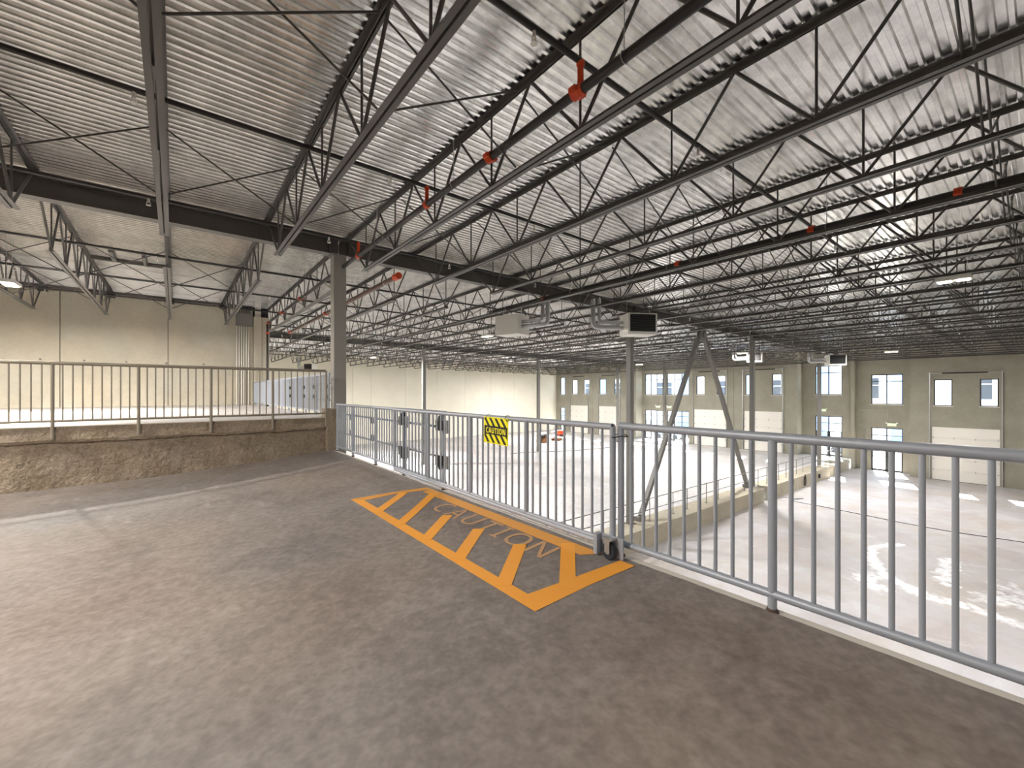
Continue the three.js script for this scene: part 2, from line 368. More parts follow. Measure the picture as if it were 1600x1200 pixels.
// windows
openWin.forEach((o, i) => {
  const g = grp('window_' + (i + 1)); struct(g, 'aluminium framed window high in the dock wall');
  const [a0, a1] = o.a, [y0, y1] = o.y, c = o.b + .1, t = .038, d = .05;
  obj('frame', [box(a0, a1, c - d, c + d, y0, y0 + 2 * t), box(a0, a1, c - d, c + d, y1 - 2 * t, y1), box(a0, a0 + 2 * t, c - d, c + d, y0, y1), box(a1 - 2 * t, a1, c - d, c + d, y0, y1)], M.alu, g);
  obj('sill', box(a0 - .04, a1 + .04, o.b - .05, o.b + .05, y0 - .04, y0), M.white, g);
  const ys = [y0, ...o.rows, y1];
  for (let j = 1; j < o.cols; j++) { const a = mix(a0, a1, j / o.cols); obj('mullion', box(a - t, a + t, c - d, c + d, y0, y1), M.alu, g); }
  for (const y of o.rows) obj('transom', box(a0, a1, c - d, c + d, y - t, y + t), M.alu, g);
  for (let j = 0; j < o.cols; j++) for (let k = 0; k < ys.length - 1; k++) {
    const pa = mix(a0, a1, j / o.cols), pb = mix(a0, a1, (j + 1) / o.cols);
    const p = new THREE.PlaneGeometry(pb - pa - .04, ys[k + 1] - ys[k] - .04).rotateY(-Math.PI / 2).translate(c, (ys[k] + ys[k + 1]) / 2, -(pa + pb) / 2);
    obj('pane', p, M.glass, g);
  }
});
// glazed entrance doors
openDoor.forEach((o, i) => {
  const g = grp('door_' + (i + 1)); struct(g, 'glazed aluminium entrance screen with door leaves under a window');
  const [a0, a1] = o.a, y0 = o.f, y1 = o.top, c = o.b + .1, t = .035, d = .06, ty = y0 + 2.35;
  obj('frame', [box(a0, a1, c - d, c + d, y1 - 2 * t, y1), box(a0, a0 + 2 * t, c - d, c + d, y0, y1), box(a1 - 2 * t, a1, c - d, c + d, y0, y1), box(a0, a1, c - d, c + d, y0, y0 + .03)], M.alu, g);
  for (let j = 1; j < o.cols; j++) { const a = mix(a0, a1, j / o.cols); obj('mullion', box(a - t, a + t, c - d, c + d, y0, y1), M.alu, g); }
  const rows = [y0, ty, mix(ty, y1, .55), y1];
  for (const y of rows.slice(1, 3)) obj('transom', box(a0, a1, c - d, c + d, y - t, y + t), M.alu, g);
  for (let j = 0; j < o.cols; j++) {
    const pa = mix(a0, a1, j / o.cols), pb = mix(a0, a1, (j + 1) / o.cols);
    for (let k = 0; k < 3; k++) obj('pane', new THREE.PlaneGeometry(pb - pa - .05, rows[k + 1] - rows[k] - .05).rotateY(-Math.PI / 2).translate(c, (rows[k] + rows[k + 1]) / 2, -(pa + pb) / 2), M.glass, g);
    if (j === o.cols - 1 || o.cols === 2) { // a door leaf
      const leaf = obj('door_leaf', [box(pa + .04, pa + .12, c - .03, c + .03, y0, ty), box(pb - .12, pb - .04, c - .03, c + .03, y0, ty), box(pa, pb, c - .03, c + .03, y0, y0 + .16)], M.alu, g);
      obj('pull_bar', rod(V(pa + .16, c - .07, y0 + .9), V(pa + .16, c - .07, y0 + 1.3), .015), M.zinc, leaf);
    }
  }
});
// sectional dock doors with their vertical-lift tracks
docks.forEach((k, i) => {
  const g = grp('door_' + (openDoor.length + i + 1)); struct(g, 'white sectional dock door with vertical lift tracks');
  const [a0, a1] = k.d, n = 5, h = (k.dt - k.f) / n, b = BW + .02;
  for (let j = 0; j < n; j++) {
    const p = obj('panel', box(a0 - .06, a1 + .06, b, b + .05, k.f + j * h + .006, k.f + (j + 1) * h - .006), M.doorWhite, g);
    if (j) for (const t of [.02, .34, .66, .98]) obj('hinge', box(mix(a0, a1, t) - .035, mix(a0, a1, t) + .035, b - .025, b, k.f + j * h - .06, k.f + j * h + .06), M.zinc, p);
  }
  obj('door_backing', box(a0 - .05, a1 + .05, b + .045, b + .06, k.f, k.dt + .03), M.doorWhite, g);
  const tt = k.wt + .5;
  for (const a of [a0 - .12, a1 + .12]) {
    obj('track', [box(a - .025, a + .025, BW - .16, BW - .1, k.f, tt), box(a - .03, a + .03, BW - .1, BW, k.f + .02, k.dt)], M.zinc, g);
    for (let y = k.f + .6; y < tt; y += 1.3) obj('track_bracket', box(a - .04, a + .04, BW - .12, BW, y, y + .05), M.zinc, g);
    obj('cable_drum', new THREE.CylinderGeometry(.1, .1, .07, 14).rotateX(Math.PI / 2).translate(BW - .15, tt, -a), M.zinc, g);
  }
  obj('shaft', rod(V(a0 - .2, BW - .15, tt), V(a1 + .2, BW - .15, tt), .02), M.zinc, g);
  obj('torsion_spring', rod(V(mix(a0, a1, .16), BW - .15, tt), V(mix(a0, a1, .84), BW - .15, tt), .045, 12), M.black, g);
  obj('door_seal', box(a0, a1, b - .01, b + .06, k.f, k.f + .03), M.black, g);
});

// ---------------------------------------------------------------- steel frame: columns, girders, V-brace
function column(a, b, y0, w, label, mat = M.column) {
  const t = grp('steel_column', a, b, y0), h = 3.73 + roof(b) - y0; tag(t, label, 'column');
  obj('shaft', new RoundedBoxGeometry(w, h - .04, w, 2, .02).translate(0, h / 2 + .01, 0), mat, t);
  obj('base_plate', new THREE.BoxGeometry(w + .14, .03, w + .14).translate(0, .015, 0), M.column, t);
  obj('cap_plate', new THREE.BoxGeometry(w + .12, .03, w + .12).translate(0, h - .015, 0), M.column, t);
  return t;
}
column(A1, BC[0], YUP, .33, 'thick grey square steel column rising beside the mezzanine corner pedestal', M.columnLit);
column(A1, BC[1], YUP + .03, .26, 'grey steel column on the retaining wall beside the left foot of the V brace');
column(A1, BC[2], YLO, .26, 'grey steel column set in a pocket of the retaining wall right of the V brace');
column(A1, BC[3], YLO, .26, 'grey steel column of the retaining wall line nearest the glazed entrance');
column(A2, BC[1], YUP, .28, 'grey steel column standing before the cream wall');
column(A2, BC[2], YUP, .28, 'grey steel column beside the stacked pallets');
column(A2, BC[3], YUP, .26, 'grey steel column before the far white dock door');
tag(obj('wall_post', [box(30.5, 30.75, BR - .3, BR - .05, YUP, 3.9)], M.column), 'narrow grey post between the paired entrance windows', 'post');

function girder(a, b0, b1, label, grpName) {
  const s = new THREE.Shape(), W = .13, D = .42, tf = .022, tw = .008;
  s.moveTo(-W, 0); s.lineTo(W, 0); s.lineTo(W, tf); s.lineTo(tw, tf); s.lineTo(tw, D - tf); s.lineTo(W, D - tf); s.lineTo(W, D); s.lineTo(-W, D); s.lineTo(-W, D - tf); s.lineTo(-tw, D - tf); s.lineTo(-tw, tf); s.lineTo(-W, tf); s.closePath();
  const L = b1 - b0, t = grp('roof_girder', a, b0, 3.73 + roof(b0));
  t.rotation.z = Math.atan2(roof(b1) - roof(b0), L); tag(t, label, 'girder', grpName);
  obj('beam', new THREE.ExtrudeGeometry(s, { depth: L - .02, bevelEnabled: false }).rotateY(Math.PI / 2).translate(.01, 0, 0), M.steel, t);
  for (const x of [.25, L - .25]) obj('stiffener', new THREE.BoxGeometry(.012, D - .05, 2 * W - .02).translate(x, D / 2, 0), M.steel, t);
}
girder(A1, BL, BC[0], 'dark steel girder over the raised platform kerb', 'first girder line');
girder(A1, BC[0], BC[1], 'dark steel girder from the thick corner column to the next', 'first girder line');
girder(A1, BC[1], BC[2], 'dark steel girder above the V brace', 'first girder line');
girder(A1, BC[2], BC[3], 'dark steel girder right of the V brace', 'first girder line');
girder(A1, BC[3], BW, 'short dark steel girder running into the dock wall', 'first girder line');
girder(A2, 3.4, BC[1], 'dark steel girder of the second line left of the cream wall column', 'second girder line');
girder(A2, BC[1], BC[2], 'dark steel girder of the second line before the cream wall', 'second girder line');
girder(A2, BC[2], BC[3], 'dark steel girder of the second line before the far dock doors', 'second girder line');
girder(A2, BC[3], BW, 'short dark steel girder of the second line at the dock wall', 'second girder line');
{
  const apex = V(A1, 23.1, 3.3), t = grp('v_brace'); tag(t, 'grey steel V brace standing upside down on the retaining wall', 'brace');
  t.name = 'chevron_brace'; t.userData.label = 'grey steel chevron brace meeting under the girder';
  obj('brace_leg', bar(V(A1, 17.4, YUP + .24), V(A1, 22.95, 3.35), .2, .2), M.column, t);
  obj('brace_leg', bar(V(A1, 28.8, YUP + .24), V(A1, 23.25, 3.35), .2, .2), M.column, t);
  for (const b of [17.35, 28.85]) obj('foot_plate', box(A1 - .16, A1 + .16, b - .28, b + .2, YUP + .032, YUP + .24), M.column, t);
  obj('gusset', box(A1 - .012, A1 + .012, 22.6, 23.6, 3.05, 3.62), M.column, t);
}

// ---------------------------------------------------------------- open-web joists
const joistB = (i) => 1.8 + 1.96 * i;
function joistProto(L, split, name) {
  const t = new THREE.Group(); t.name = name;
  const chord = (t0, t1, y, up) => {
    const c = (w, h, x, yy) => new THREE.BoxGeometry(w, h, t1 - t0).translate(x, yy, -(t0 + t1) / 2), o = [];
    for (const s of [-1, 1]) { o.push(c(.062, .008, s * .044, y + (up ? .03 : -.035))); o.push(c(.008, up ? .075 : .07, s * .016, y + (up ? -.004 : 0))); }
    return o;
  };
  obj('top_chord', chord(.02, L - .02, 4.215, true), M.steel, t);
  obj('bottom_chord', chord(1.35, L - 1.35, 3.1, false), M.steel, t);
  const n = Math.round((L - 2.9) / 1.72), p = (L - 2.9) / n, P = (s, y) => new THREE.Vector3(0, y, -s), yb = 3.1, yt = 4.2;
  const dl = rod(P(0, 0), P(p / 2, yt - yb), .023, 6), dr = rod(P(0, 0), P(-p / 2, yt - yb), .023, 6), vv = rod(P(0, 0), P(0, yt - yb), .016, 6);
  const web = [];
  const put = (nm, g, s) => { if (split) { const m = obj(nm, g, M.steel, t); m.position.set(0, yb, -s); } else web.push(g.clone().translate(0, yb, -s)); };
  for (let k = 0; k <= n; k++) {
    const s = 1.45 + p * k;
    put('web_vertical', vv, s);
    if (k < n) put('web_diagonal', dl, s);
    if (k > 0) put('web_diagonal', dr, s);
  }
  const e1 = rod(P(1.45, yb), P(.12, 4.18), .024, 6), e2 = rod(P(L - 1.45, yb), P(L - .12, 4.18), .024, 6);
  if (split) { obj('end_diagonal', e1, M.steel, t); obj('end_diagonal', e2, M.steel, t); }
  else { web.push(e1, e2); obj('web', web, M.steel, t); }
  for (const s of [.1, L - .1]) obj('bearing_seat', new THREE.BoxGeometry(.12, .05, .2).translate(0, 4.165, -s), M.steel, t);
  return t;
}
function joists(a0, L, i0, i1, cut, label, group, marks = {}) {
  const pr = [joistProto(L, true, 'roof_joist'), joistProto(L, false, 'roof_joist')];
  for (let i = i0; i <= i1; i++) {
    const b = joistB(i), j = pr[i <= cut ? 0 : 1].clone(); j.name = numbered('roof_joist');
    j.position.set(b, roof(b), -a0); tag(j, marks[i] || label, 'roof joist', group); scene.add(j);
  }
}
joists(AN, A1 - AN, -5, 23, 12, 'dark open-web steel joist over the mezzanine and loading floor', 'joists of the bay over mezzanine and loading floor', { 1: 'dark open-web joist running beside the sprinkler main with orange tees', 4: 'dark open-web joist with the thick black sprinkler main along its foot', '-1': 'dark open-web joist above the slope of the mezzanine floor, next over the kerb railing' });
joists(A1, 24.6 - A1, -5, 0, 23, 'short dark open-web joist bearing on the beige platform wall', 'joists over the raised platform');
joists(A1, A2 - A1, 1, 23, 9, 'dark open-web steel joist between the two girder lines', 'joists of the middle bay');
joists(A2, AF - A2, 1, 23, -9, 'dark open-web steel joist reaching the cream far wall', 'joists of the far bay');

// cross bridging between neighbouring joists
{
  const r1 = rod(new THREE.Vector3(.05, 4.17, 0), new THREE.Vector3(1.91, 3.12, 0), .014, 5), r2 = rod(new THREE.Vector3(.05, 3.12, .03), new THREE.Vector3(1.91, 4.17, .03), .014, 5);
  const pr = new THREE.Group(); obj('bridging_rod', r1, M.steel, pr); obj('bridging_rod', r2, M.steel, pr);
  const lay = (as, i0, i1, label, group) => {
    for (const a of as) for (let i = i0; i < i1; i++) {
      const c = pr.clone(), b = joistB(i); c.name = numbered('cross_bridging'); c.position.set(b, roof(b), -a); c.rotation.z = b > 3 ? -Math.atan(SL) : 0;
      tag(c, label, 'bridging', group); scene.add(c);
    }
  };
  lay([.5, 4.6, 8.7], -5, 23, 'thin steel X bridging between joists over the mezzanine bay', 'bridging of the mezzanine bay');
  lay([16.3, 20.4], -5, 0, 'thin steel X bridging between the short platform joists', 'bridging over the platform');
  lay([16.3, 20.4, 24.5, 28.6], 1, 23, 'thin steel X bridging between joists of the middle bay', 'bridging of the middle bay');
  lay([37.2, 41.6, 46], 1, 23, 'thin steel X bridging between joists near the cream wall', 'bridging of the far bay');
}

{
  const t = tag(grp('roof_opening_frame'), 'small steel trimmer frame under the deck over the raised platform', 'frame');
  obj('trimmer', box(18.35, 18.45, joistB(-2) + .08, joistB(-1) - .08, 4.13, 4.24), M.steel, t);
  for (const b of [-1.5, -.75]) obj('short_channel', box(17.2, 18.35, b - .05, b + .05, 4.13, 4.24), M.steel, t);
}
// ---------------------------------------------------------------- corrugated roof deck, laid in sheets
{
  const roofG = grp('ceiling'); struct(roofG, 'ribbed galvanised steel roof deck');
  const cw = .9144, pitch = cw / 6, prof = [];
  for (let k = 0; k < 6; k++) { const z = k * pitch; prof.push([z, 0], [z + .044, 0], [z + .060, .04], [z + .1364, .04]); }
  prof.push([cw, 0]);
  const sheet = (L) => {
    const pos = [], uv = [];
    for (let k = 0; k < prof.length - 1; k++) {
      const [z0, y0] = prof[k], [z1, y1] = prof[k + 1], q = [[0, y0, -z0], [L, y0, -z0], [L, y1, -z1], [0, y1, -z1]];
      for (const i of [0, 2, 1, 0, 3, 2]) { pos.push(...q[i]); uv.push(q[i][0], -q[i][2] + q[i][1]); }
    }
    const g = new THREE.BufferGeometry(); g.setAttribute('position', new THREE.Float32BufferAttribute(pos, 3)); g.setAttribute('uv', new THREE.Float32BufferAttribute(uv, 2)); g.computeVertexNormals(); return g;
  };
  const runs = [[BL, 3], [3, 18], [18, 33], [33, BR + .3]];
  for (const [b0, b1] of runs) {
    const g = sheet(b1 - b0 + .03);
    for (let a = AN - .1, k = 0; a < AF + .2; a += cw, k++) {
      if (b0 < 3 && a > 25) break;
      const m = obj('deck_sheet', g, M.deck[Math.floor(rnd() * 3)], roofG);
      m.position.set(b0, YD + roof(b0), -a); if (b0 >= 3) m.rotation.z = -Math.atan(SL);
    }
  }
  // insulation and roofing over the deck
  obj('roofing', [box(AN - .3, 25.2, BL - .3, 3, YD + .06, YD + .3)], M.black, roofG);
  const top = new THREE.BoxGeometry(BR - 2.5, .2, AF - AN + .6).translate((BR - 2.5) / 2, .17, 0); const r = obj('roofing', top, M.black, roofG);
  r.position.set(3, YD, -(AF + AN) / 2); r.rotation.z = -Math.atan(SL);
}

// ---------------------------------------------------------------- sprinkler pipes
function mainPipe(b, y, a0, a1, r, couplings, mat, label, tees = []) {
  const t = grp('sprinkler_main'); tag(t, label, 'pipe');
  obj('pipe', rod(V(a0, b, y), V(a1, b, y), r, 14), mat, t);
  for (const [a, k] of couplings) obj('coupling', [rod(V(a - .05 * k, b, y), V(a + .05 * k, b, y), r * 1.32, 14), box(a - .05, a + .05, b - r * 1.75, b + r * 1.75, y - .03, y + .03)], M.orange, t);
  for (const a of tees) obj('riser_tee', [rod(V(a, b, y + r * .6), V(a, b, 3.72), .035, 10), rod(V(a - .05, b, y), V(a + .05, b, y), r * 1.25, 12), new THREE.SphereGeometry(.05, 12, 8).translate(b, 3.72, -a)], M.orange, t);
  for (let a = a0 + 1; a < a1; a += 3.4) obj('hanger', [rod(V(a, b, y + r), V(a, b, 4.2 + roof(b)), .006, 5), new THREE.TorusGeometry(r + .006, .006, 5, 16).translate(b, y, -a)], M.zinc, t);
  return t;
}
mainPipe(3.6, 3.42, AN + .3, 23.9, .055, [[3.35, 1.2], [5.06, 1.2], [17, 1], [20.5, 1.2], [23.8, 1.2]], M.pipe, 'dark sprinkler main with orange couplings passing over the thick corner column', [3.3, 7.05, 10.75]);
mainPipe(5.15, 3.42, 11.9, 27, .075, [[12.0, 3], [19.5, 1], [26.8, 1.6]], M.brownPipe, 'brown sprinkler main starting at a big orange coupling under the girder');
mainPipe(9.95, 3.2, AN + .3, 14, .085, [[.92, 1], [2.94, 1], [5.8, 1], [10.8, 1]], M.pipe, 'thick dark sprinkler main with orange couplings above the loading floor');
{
  for (const a of [-.4, 3.3, 7.05, 10.75, 15.2, 18.9, 22.6, 27, 30.7, 36, 39.7, 43.4, 47]) {
    const b0 = a < 24 ? -11.5 : 4.2, t = grp('sprinkler_branch', a, 3, 3.75); tag(t, a < 0 ? 'thin dark sprinkler branch line above the viewpoint' : a < 12 ? 'thin dark sprinkler branch line fed by an orange riser tee' : a < 24 ? 'thin dark sprinkler branch line crossing the short platform joists' : 'thin dark sprinkler branch line crossing the joists beyond the platform wall', 'pipe', 'sprinkler branch lines');
    const L = 46.5 - 3, ang = -Math.atan(SL);
    obj('pipe', rod(new THREE.Vector3(b0 < 0 ? 0 : b0 - 3, b0 < 0 ? 0 : -(b0 - 3) * SL, 0), new THREE.Vector3(L, -L * SL, 0), .036, 8), M.pipe, t);
    if (b0 < 0) obj('pipe', rod(new THREE.Vector3(b0 - 3, 0, 0), new THREE.Vector3(0, 0, 0), .036, 8), M.pipe, t);
    for (let b = b0 + 1.2; b < 46; b += 3.3) {
      const x = b - 3, y = x > 0 ? -x * SL : 0;
      obj('sprinkler_head', [new THREE.CylinderGeometry(.018, .024, .07, 7).translate(x, y - .065, 0), new THREE.TorusGeometry(.03, .007, 5, 10).translate(x, y - .125, 0), new THREE.CylinderGeometry(.04, .04, .007, 9).translate(x, y - .16, 0)], M.white, t);
    }
  }
}

// ---------------------------------------------------------------- high-bay lamps
function lamp(a, b, y, label, inten, tint = LAMP) {
  const t = grp('high_bay_lamp', a, b, y); tag(t, label, 'lamp', 'high bay lamps under the joists');
  obj('housing', new RoundedBoxGeometry(.34, .09, .68, 2, .02).translate(0, .05, 0), M.white, t);
  for (const s of [-.17, .17]) obj('led_module', new RoundedBoxGeometry(.26, .03, .26, 2, .012).translate(0, .0, s), M.glow, t);
  for (const s of [-.25, .25]) obj('hanger', rod(new THREE.Vector3(0, .09, s), new THREE.Vector3(0, 4.27 - y + roof(b), s), .006, 5), M.zinc, t);
  const l = new THREE.RectAreaLight(tint, inten, .26, .6); l.position.set(b, y - .025, -a); l.rotation.set(-Math.PI / 2, 0, 0); scene.add(l);
  l.name = numbered('lamp_light');
}
lamp(1.58, 16.1, 2.93, 'twin warm high bay lamp over the loading floor', LAMP_I * .48);
lamp(6.6, 37.6, 2.68, 'twin high bay lamp before the low dock door windows', LAMP_I * .5);
lamp(13.3, 31, 2.7, 'high bay lamp right of the V brace', LAMP_I * .6);
lamp(18.24, 12.8, 2.9, 'glaring high bay lamp beside the plain heater box', LAMP_I * .75);
lamp(35.4, 13.1, 2.9, 'high bay lamp before the cream wall left of the grey column', LAMP_I * 2.1);
lamp(17.4, -3.5, 2.9, 'warm high bay lamp over the raised platform', LAMP_MEZZ * 1.25, LAMP_WARM);
lamp(25, 35.7, 2.68, 'high bay lamp above the paired entrance windows', LAMP_I);
lamp(41, 36.8, 2.66, 'high bay lamp before the farthest dock doors', LAMP_I);
lamp(-5, 30, 2.7, 'high bay lamp over the loading floor outside the view', LAMP_I * .42);
lamp(-4.5, 0.2, 2.95, 'added warm fill lamp over the mezzanine behind the viewpoint', LAMP_MEZZ * .08, LAMP_WARM);  // unseen fill lamp, added to light the viewer side of the guard rails
lamp(3.8, -3.7, 2.95, 'warm high bay lamp over the mezzanine left of the view', LAMP_MEZZ * .35, LAMP_WARM);
lamp(9.4, -5.2, 2.95, 'added warm fill lamp over the mezzanine beside the kerb wall, left of the view', LAMP_MEZZ * .3, LAMP_WARM);  // assumed lamp out of view, added to brighten the kerb wall and nearby floor

// ---------------------------------------------------------------- unit heaters
function heater(a, b, y, turn, s, label) {
  const t = grp('unit_heater', a, b, y); t.rotation.y = turn; tag(t, label, 'heater');
  obj('cabinet', new RoundedBoxGeometry(1.15 * s, .8 * s, .8 * s, 2, .02), M.white, t);
  obj('grille_frame', new THREE.BoxGeometry(1.0 * s, .64 * s, .03).translate(0, .03 * s, .40 * s), M.black, t);
  for (let k = 0; k < 7; k++) obj('louvre', new THREE.BoxGeometry(.96 * s, .012, .06).rotateX(.5).translate(0, (-.24 + k * .09) * s, .43 * s), M.pipe, t);
  for (const x of [-.45, .45]) obj('hanger_rod', rod(new THREE.Vector3(x * s, .4 * s, 0), new THREE.Vector3(x * s, 4.27 + roof(b) - y, 0), .01, 6), M.zinc, t);
  obj('flue', bend([new THREE.Vector3(-.55 * s, -.1 * s, -.1), new THREE.Vector3(-1.75 * s, -.1 * s, -.1), new THREE.Vector3(-1.75 * s, 3.6 + roof(b) - y, -.1)], .085 * s, 12), M.zinc, t);
  obj('intake', bend([new THREE.Vector3(-.55 * s, .1 * s, -.1), new THREE.Vector3(-1.52 * s, .1 * s, -.1), new THREE.Vector3(-1.52 * s, 3.6 + roof(b) - y, -.1)], .07 * s, 12), M.zinc, t);
  return t;
}
heater(9.75, 13.85, 2.55, -TH + .15, 1.0, 'white unit heater with a black louvre face hung before the column head');
heater(13, 10.3, 2.58, Math.PI / 2 - TH + .95, .95, 'white unit heater turned to show its plain side');
heater(9.7, 37.7, 2.32, -.95, .95, 'white unit heater hung before the glazed entrance window');
heater(45, 10.4, 2.45, -.9, .85, 'small distant unit heater before the left end of the cream wall');
heater(12.9, 32.0, 2.42, -1.3, .8, 'unit heater hung just right of the column beyond the V brace');

// ---------------------------------------------------------------- guard rails
// a run of pipe railing along a (axis 'a') or b; pos is the other coordinate
function railing(name, axis, pos, s0, s1, yTop, yBot, step, posts, foot, mat, label, o = {}) {
  const t = grp(name); tag(t, label, 'railing', o.group);
  const P = (s, y, off = 0) => (axis === 'a' ? V(s, pos + off, y) : V(pos + off, s, y));
  obj('top_rail', rod(P(s0, yTop), P(s1, yTop), o.rTop || .028, 12), mat, t);
  obj('bottom_rail', rod(P(s0, yBot), P(s1, yBot), o.rBot || .021, 10), mat, t);
  const bg = rod(new THREE.Vector3(0, yBot, 0), new THREE.Vector3(0, yTop, 0), o.rb || .0125, 8);
  for (const s of posts) {
    obj('post', rod(P(s, foot), P(s, yTop), .026, 12), mat, t);
    if (o.plates) obj('base_flange', new THREE.CylinderGeometry(.03, .038, .02, 10).translate(P(s, 0).x, foot + .012, P(s, 0).z), M.foot, t);
  }
  for (let k = 0, s = o.first ?? s0; s < s1 - .03; k++, s += step) {
    if (posts.some((q) => Math.abs(q - s) < step * .45)) continue;
    const m = obj('baluster', bg, mat, t), p = P(s, 0); m.position.set(p.x, 0, p.z);
  }
  return t;
}
const range = (a, b, s) => { const o = []; for (let x = a; x <= b + 1e-6; x += s) o.push(x); return o; };
// right of the gate
railing('guard_rail', 'a', 2.93, -3.46, 2.235, -.283, -1.262, .1155, range(-3.53, 2.3, 1.152), -1.372, M.rail, 'grey pipe guard rail right of the caution gate on the mezzanine edge', { first: -3.53, plates: true, rb: .0135, rTop: .03, rBot: .028 });
// fixed rail left of the gate, with the sliding gate's guide tracks
{
  const t = railing('guard_rail', 'a', 2.97, 5.25, 10.35, -.29, -1.27, .1155, [5.3, 6.62, 7.9, 9.2, 10.32], -1.372, M.rail, 'grey guard rail with guide tracks between caution gate and corner pedestal', { first: 5.4, plates: true });
  for (const [y, r] of [[-.5, .018], [-.93, .018]]) obj('guide_track', rod(V(5.25, 3.0, y), V(10.45, 3.0, y), r, 8), M.rail, t);
  for (const a of [8.15, 9.45]) for (const y of [-.56, -.87]) obj('track_bracket', box(a - .06, a + .06, 2.985, 3.02, y - .045, y + .045), M.zinc, t);
}
// sliding caution gate
{
  const t = railing('caution_gate', 'a', 2.87, 2.27, 6.78, -.29, -1.255, .1128, [2.27, 3.385, 4.45, 5.575, 6.78], -1.255, M.rail, 'grey sliding bar gate carrying the yellow caution sign', { rTop: .027 });
  t.userData.category = 'gate';
  for (const a of [5.35, 6.62]) for (const y of [-.47, -.96]) {
    obj('roller_bracket', [box(a - .09, a + .07, 2.9, 2.93, y - .07, y + .07), new THREE.CylinderGeometry(.05, .05, .04, 14).rotateZ(Math.PI / 2).translate(2.95, y + (y > -.7 ? .09 : -.09), -a)], M.black, t);
    obj('roller_plate', box(a - .24, a - .12, 2.92, 2.94, y - .1, y + .08), M.zinc, t);
  }
  obj('foot_tube', rod(V(2.27, 2.87, -1.285), V(6.78, 2.87, -1.285), .028, 12), M.rail, t);
  // caster at the closing end
  const cy = floorY(2.8) + .071, wheel = (r, w) => new THREE.CylinderGeometry(r, r, w, 24).rotateZ(Math.PI / 2).translate(2.8, cy, -2.25);
  obj('caster_wheel', [wheel(.07, .026), wheel(.064, .038)], M.rubber, t);
  obj('caster_hub', [wheel(.024, .05)], M.zinc, t);
  obj('caster_fork', [box(2.225, 2.275, 2.768, 2.774, cy - .01, -1.2), box(2.225, 2.275, 2.826, 2.832, cy - .01, -1.2), box(2.2, 2.3, 2.76, 2.86, -1.21, -1.195)], M.zinc, t);
  obj('caster_bracket', [box(2.14, 2.40, 2.835, 2.845, -1.36, -1.19), box(2.36, 2.40, 2.775, 2.845, -1.36, -1.19)], M.rail, t);
}
// tie wire between gate and rail
tag(obj('tie_wire', [tube([V(2.3, 2.9, -.36), V(2.25, 2.84, -.375), V(2.2, 2.9, -.365), V(2.18, 2.96, -.37), V(2.24, 2.97, -.355), V(2.3, 2.9, -.36)], .004, 6), tube([V(2.3, 2.9, -.36), V(2.28, 2.88, -.31), V(2.262, 2.86, -.262)], .003, 5), tube([V(2.27, 2.88, -.36), V(2.25, 2.88, -.3), V(2.25, 2.87, -.27)], .003, 5)], M.black), 'black tie wire looped from gate end to guard rail', 'wire');
// railing on the kerb wall of the platform
railing('platform_railing', 'b', 10.5, BL + .2, 2.76, .493, -.492, .1222, range(-.53 - 11, 2.8, 1.1), -.8, M.railWarm, 'brown-grey bar railing fixed to the rough kerb wall', { first: -.53 - 11, rTop: .03, rb: .011 });
// railing along the open edge of the platform
{
  const t = railing('edge_railing', 'a', 3.02, 11.15, 24.4, .46, -.5, .1165, range(11.2, 24.5, 1.2), YPL, M.rail, 'grey bar railing along the open edge of the raised platform', { first: 11.2 });
  for (const y of [.22, -.2]) obj('guide_track', rod(V(11.15, 3.05, y), V(15.8, 3.05, y), .018, 8), M.rail, t);
  for (const a of [11.3, 12.5, 13.7, 15.6]) for (const y of [.14, -.12]) obj('track_bracket', box(a - .08, a + .08, 2.97, 3.0, y - .05, y + .05), M.black, t);
}
// thin rail on the retaining wall
{
  const t = grp('retaining_wall_rail'); tag(t, 'thin two-bar railing along the retaining wall above the loading floor', 'railing');
  for (const y of [YUP + 1.1, YUP + .58]) obj('bar', rod(V(11.75, 3.6, y), V(11.75, 47.2, y), .02, 8), M.column, t);
  for (let b = 4.2, k = 0; b < 47; b += k % 2 ? 1.35 : 2.0, k++) {
    obj('post', rod(V(11.75, b, YUP + .03), V(11.75, b, YUP + 1.1), .02, 8), M.column, t);
    obj('base_plate', box(11.69, 11.81, b - .06, b + .06, YUP + .03, YUP + .045), M.column, t);
  }
}

// ---------------------------------------------------------------- caution sign and floor marking
function cautionTex() {
  const c = document.createElement('canvas'); c.width = 768; c.height = 512; const x = c.getContext('2d');
  x.fillStyle = '#fdf61e'; x.fillRect(0, 0, 768, 512);
  x.fillStyle = '#151512';
  const stripes = (y0, y1) => { x.save(); x.beginPath(); x.rect(16, y0, 736, y1 - y0); x.clip(); for (let k = -2; k < 7; k++) { const s = k * 176 - 10, w = 78, sh = (y1 - y0) * .85; x.beginPath(); x.moveTo(s, y0); x.lineTo(s + w, y0); x.lineTo(s + w + sh, y1); x.lineTo(s + sh, y1); x.fill(); } x.restore(); };
  stripes(16, 170); stripes(342, 496);
  x.fillRect(16, 170, 736, 172);
  x.fillStyle = '#fdf61e'; x.font = 'bold 150px sans-serif'; x.textAlign = 'center'; x.textBaseline = 'middle';
  const w = x.measureText('CAUTION').width; x.save(); x.translate(384, 258); x.scale(640 / w, 1.0); x.fillText('CAUTION', 0, 4); x.restore();
  const t = new THREE.CanvasTexture(c); t.colorSpace = THREE.SRGBColorSpace; return t;
}
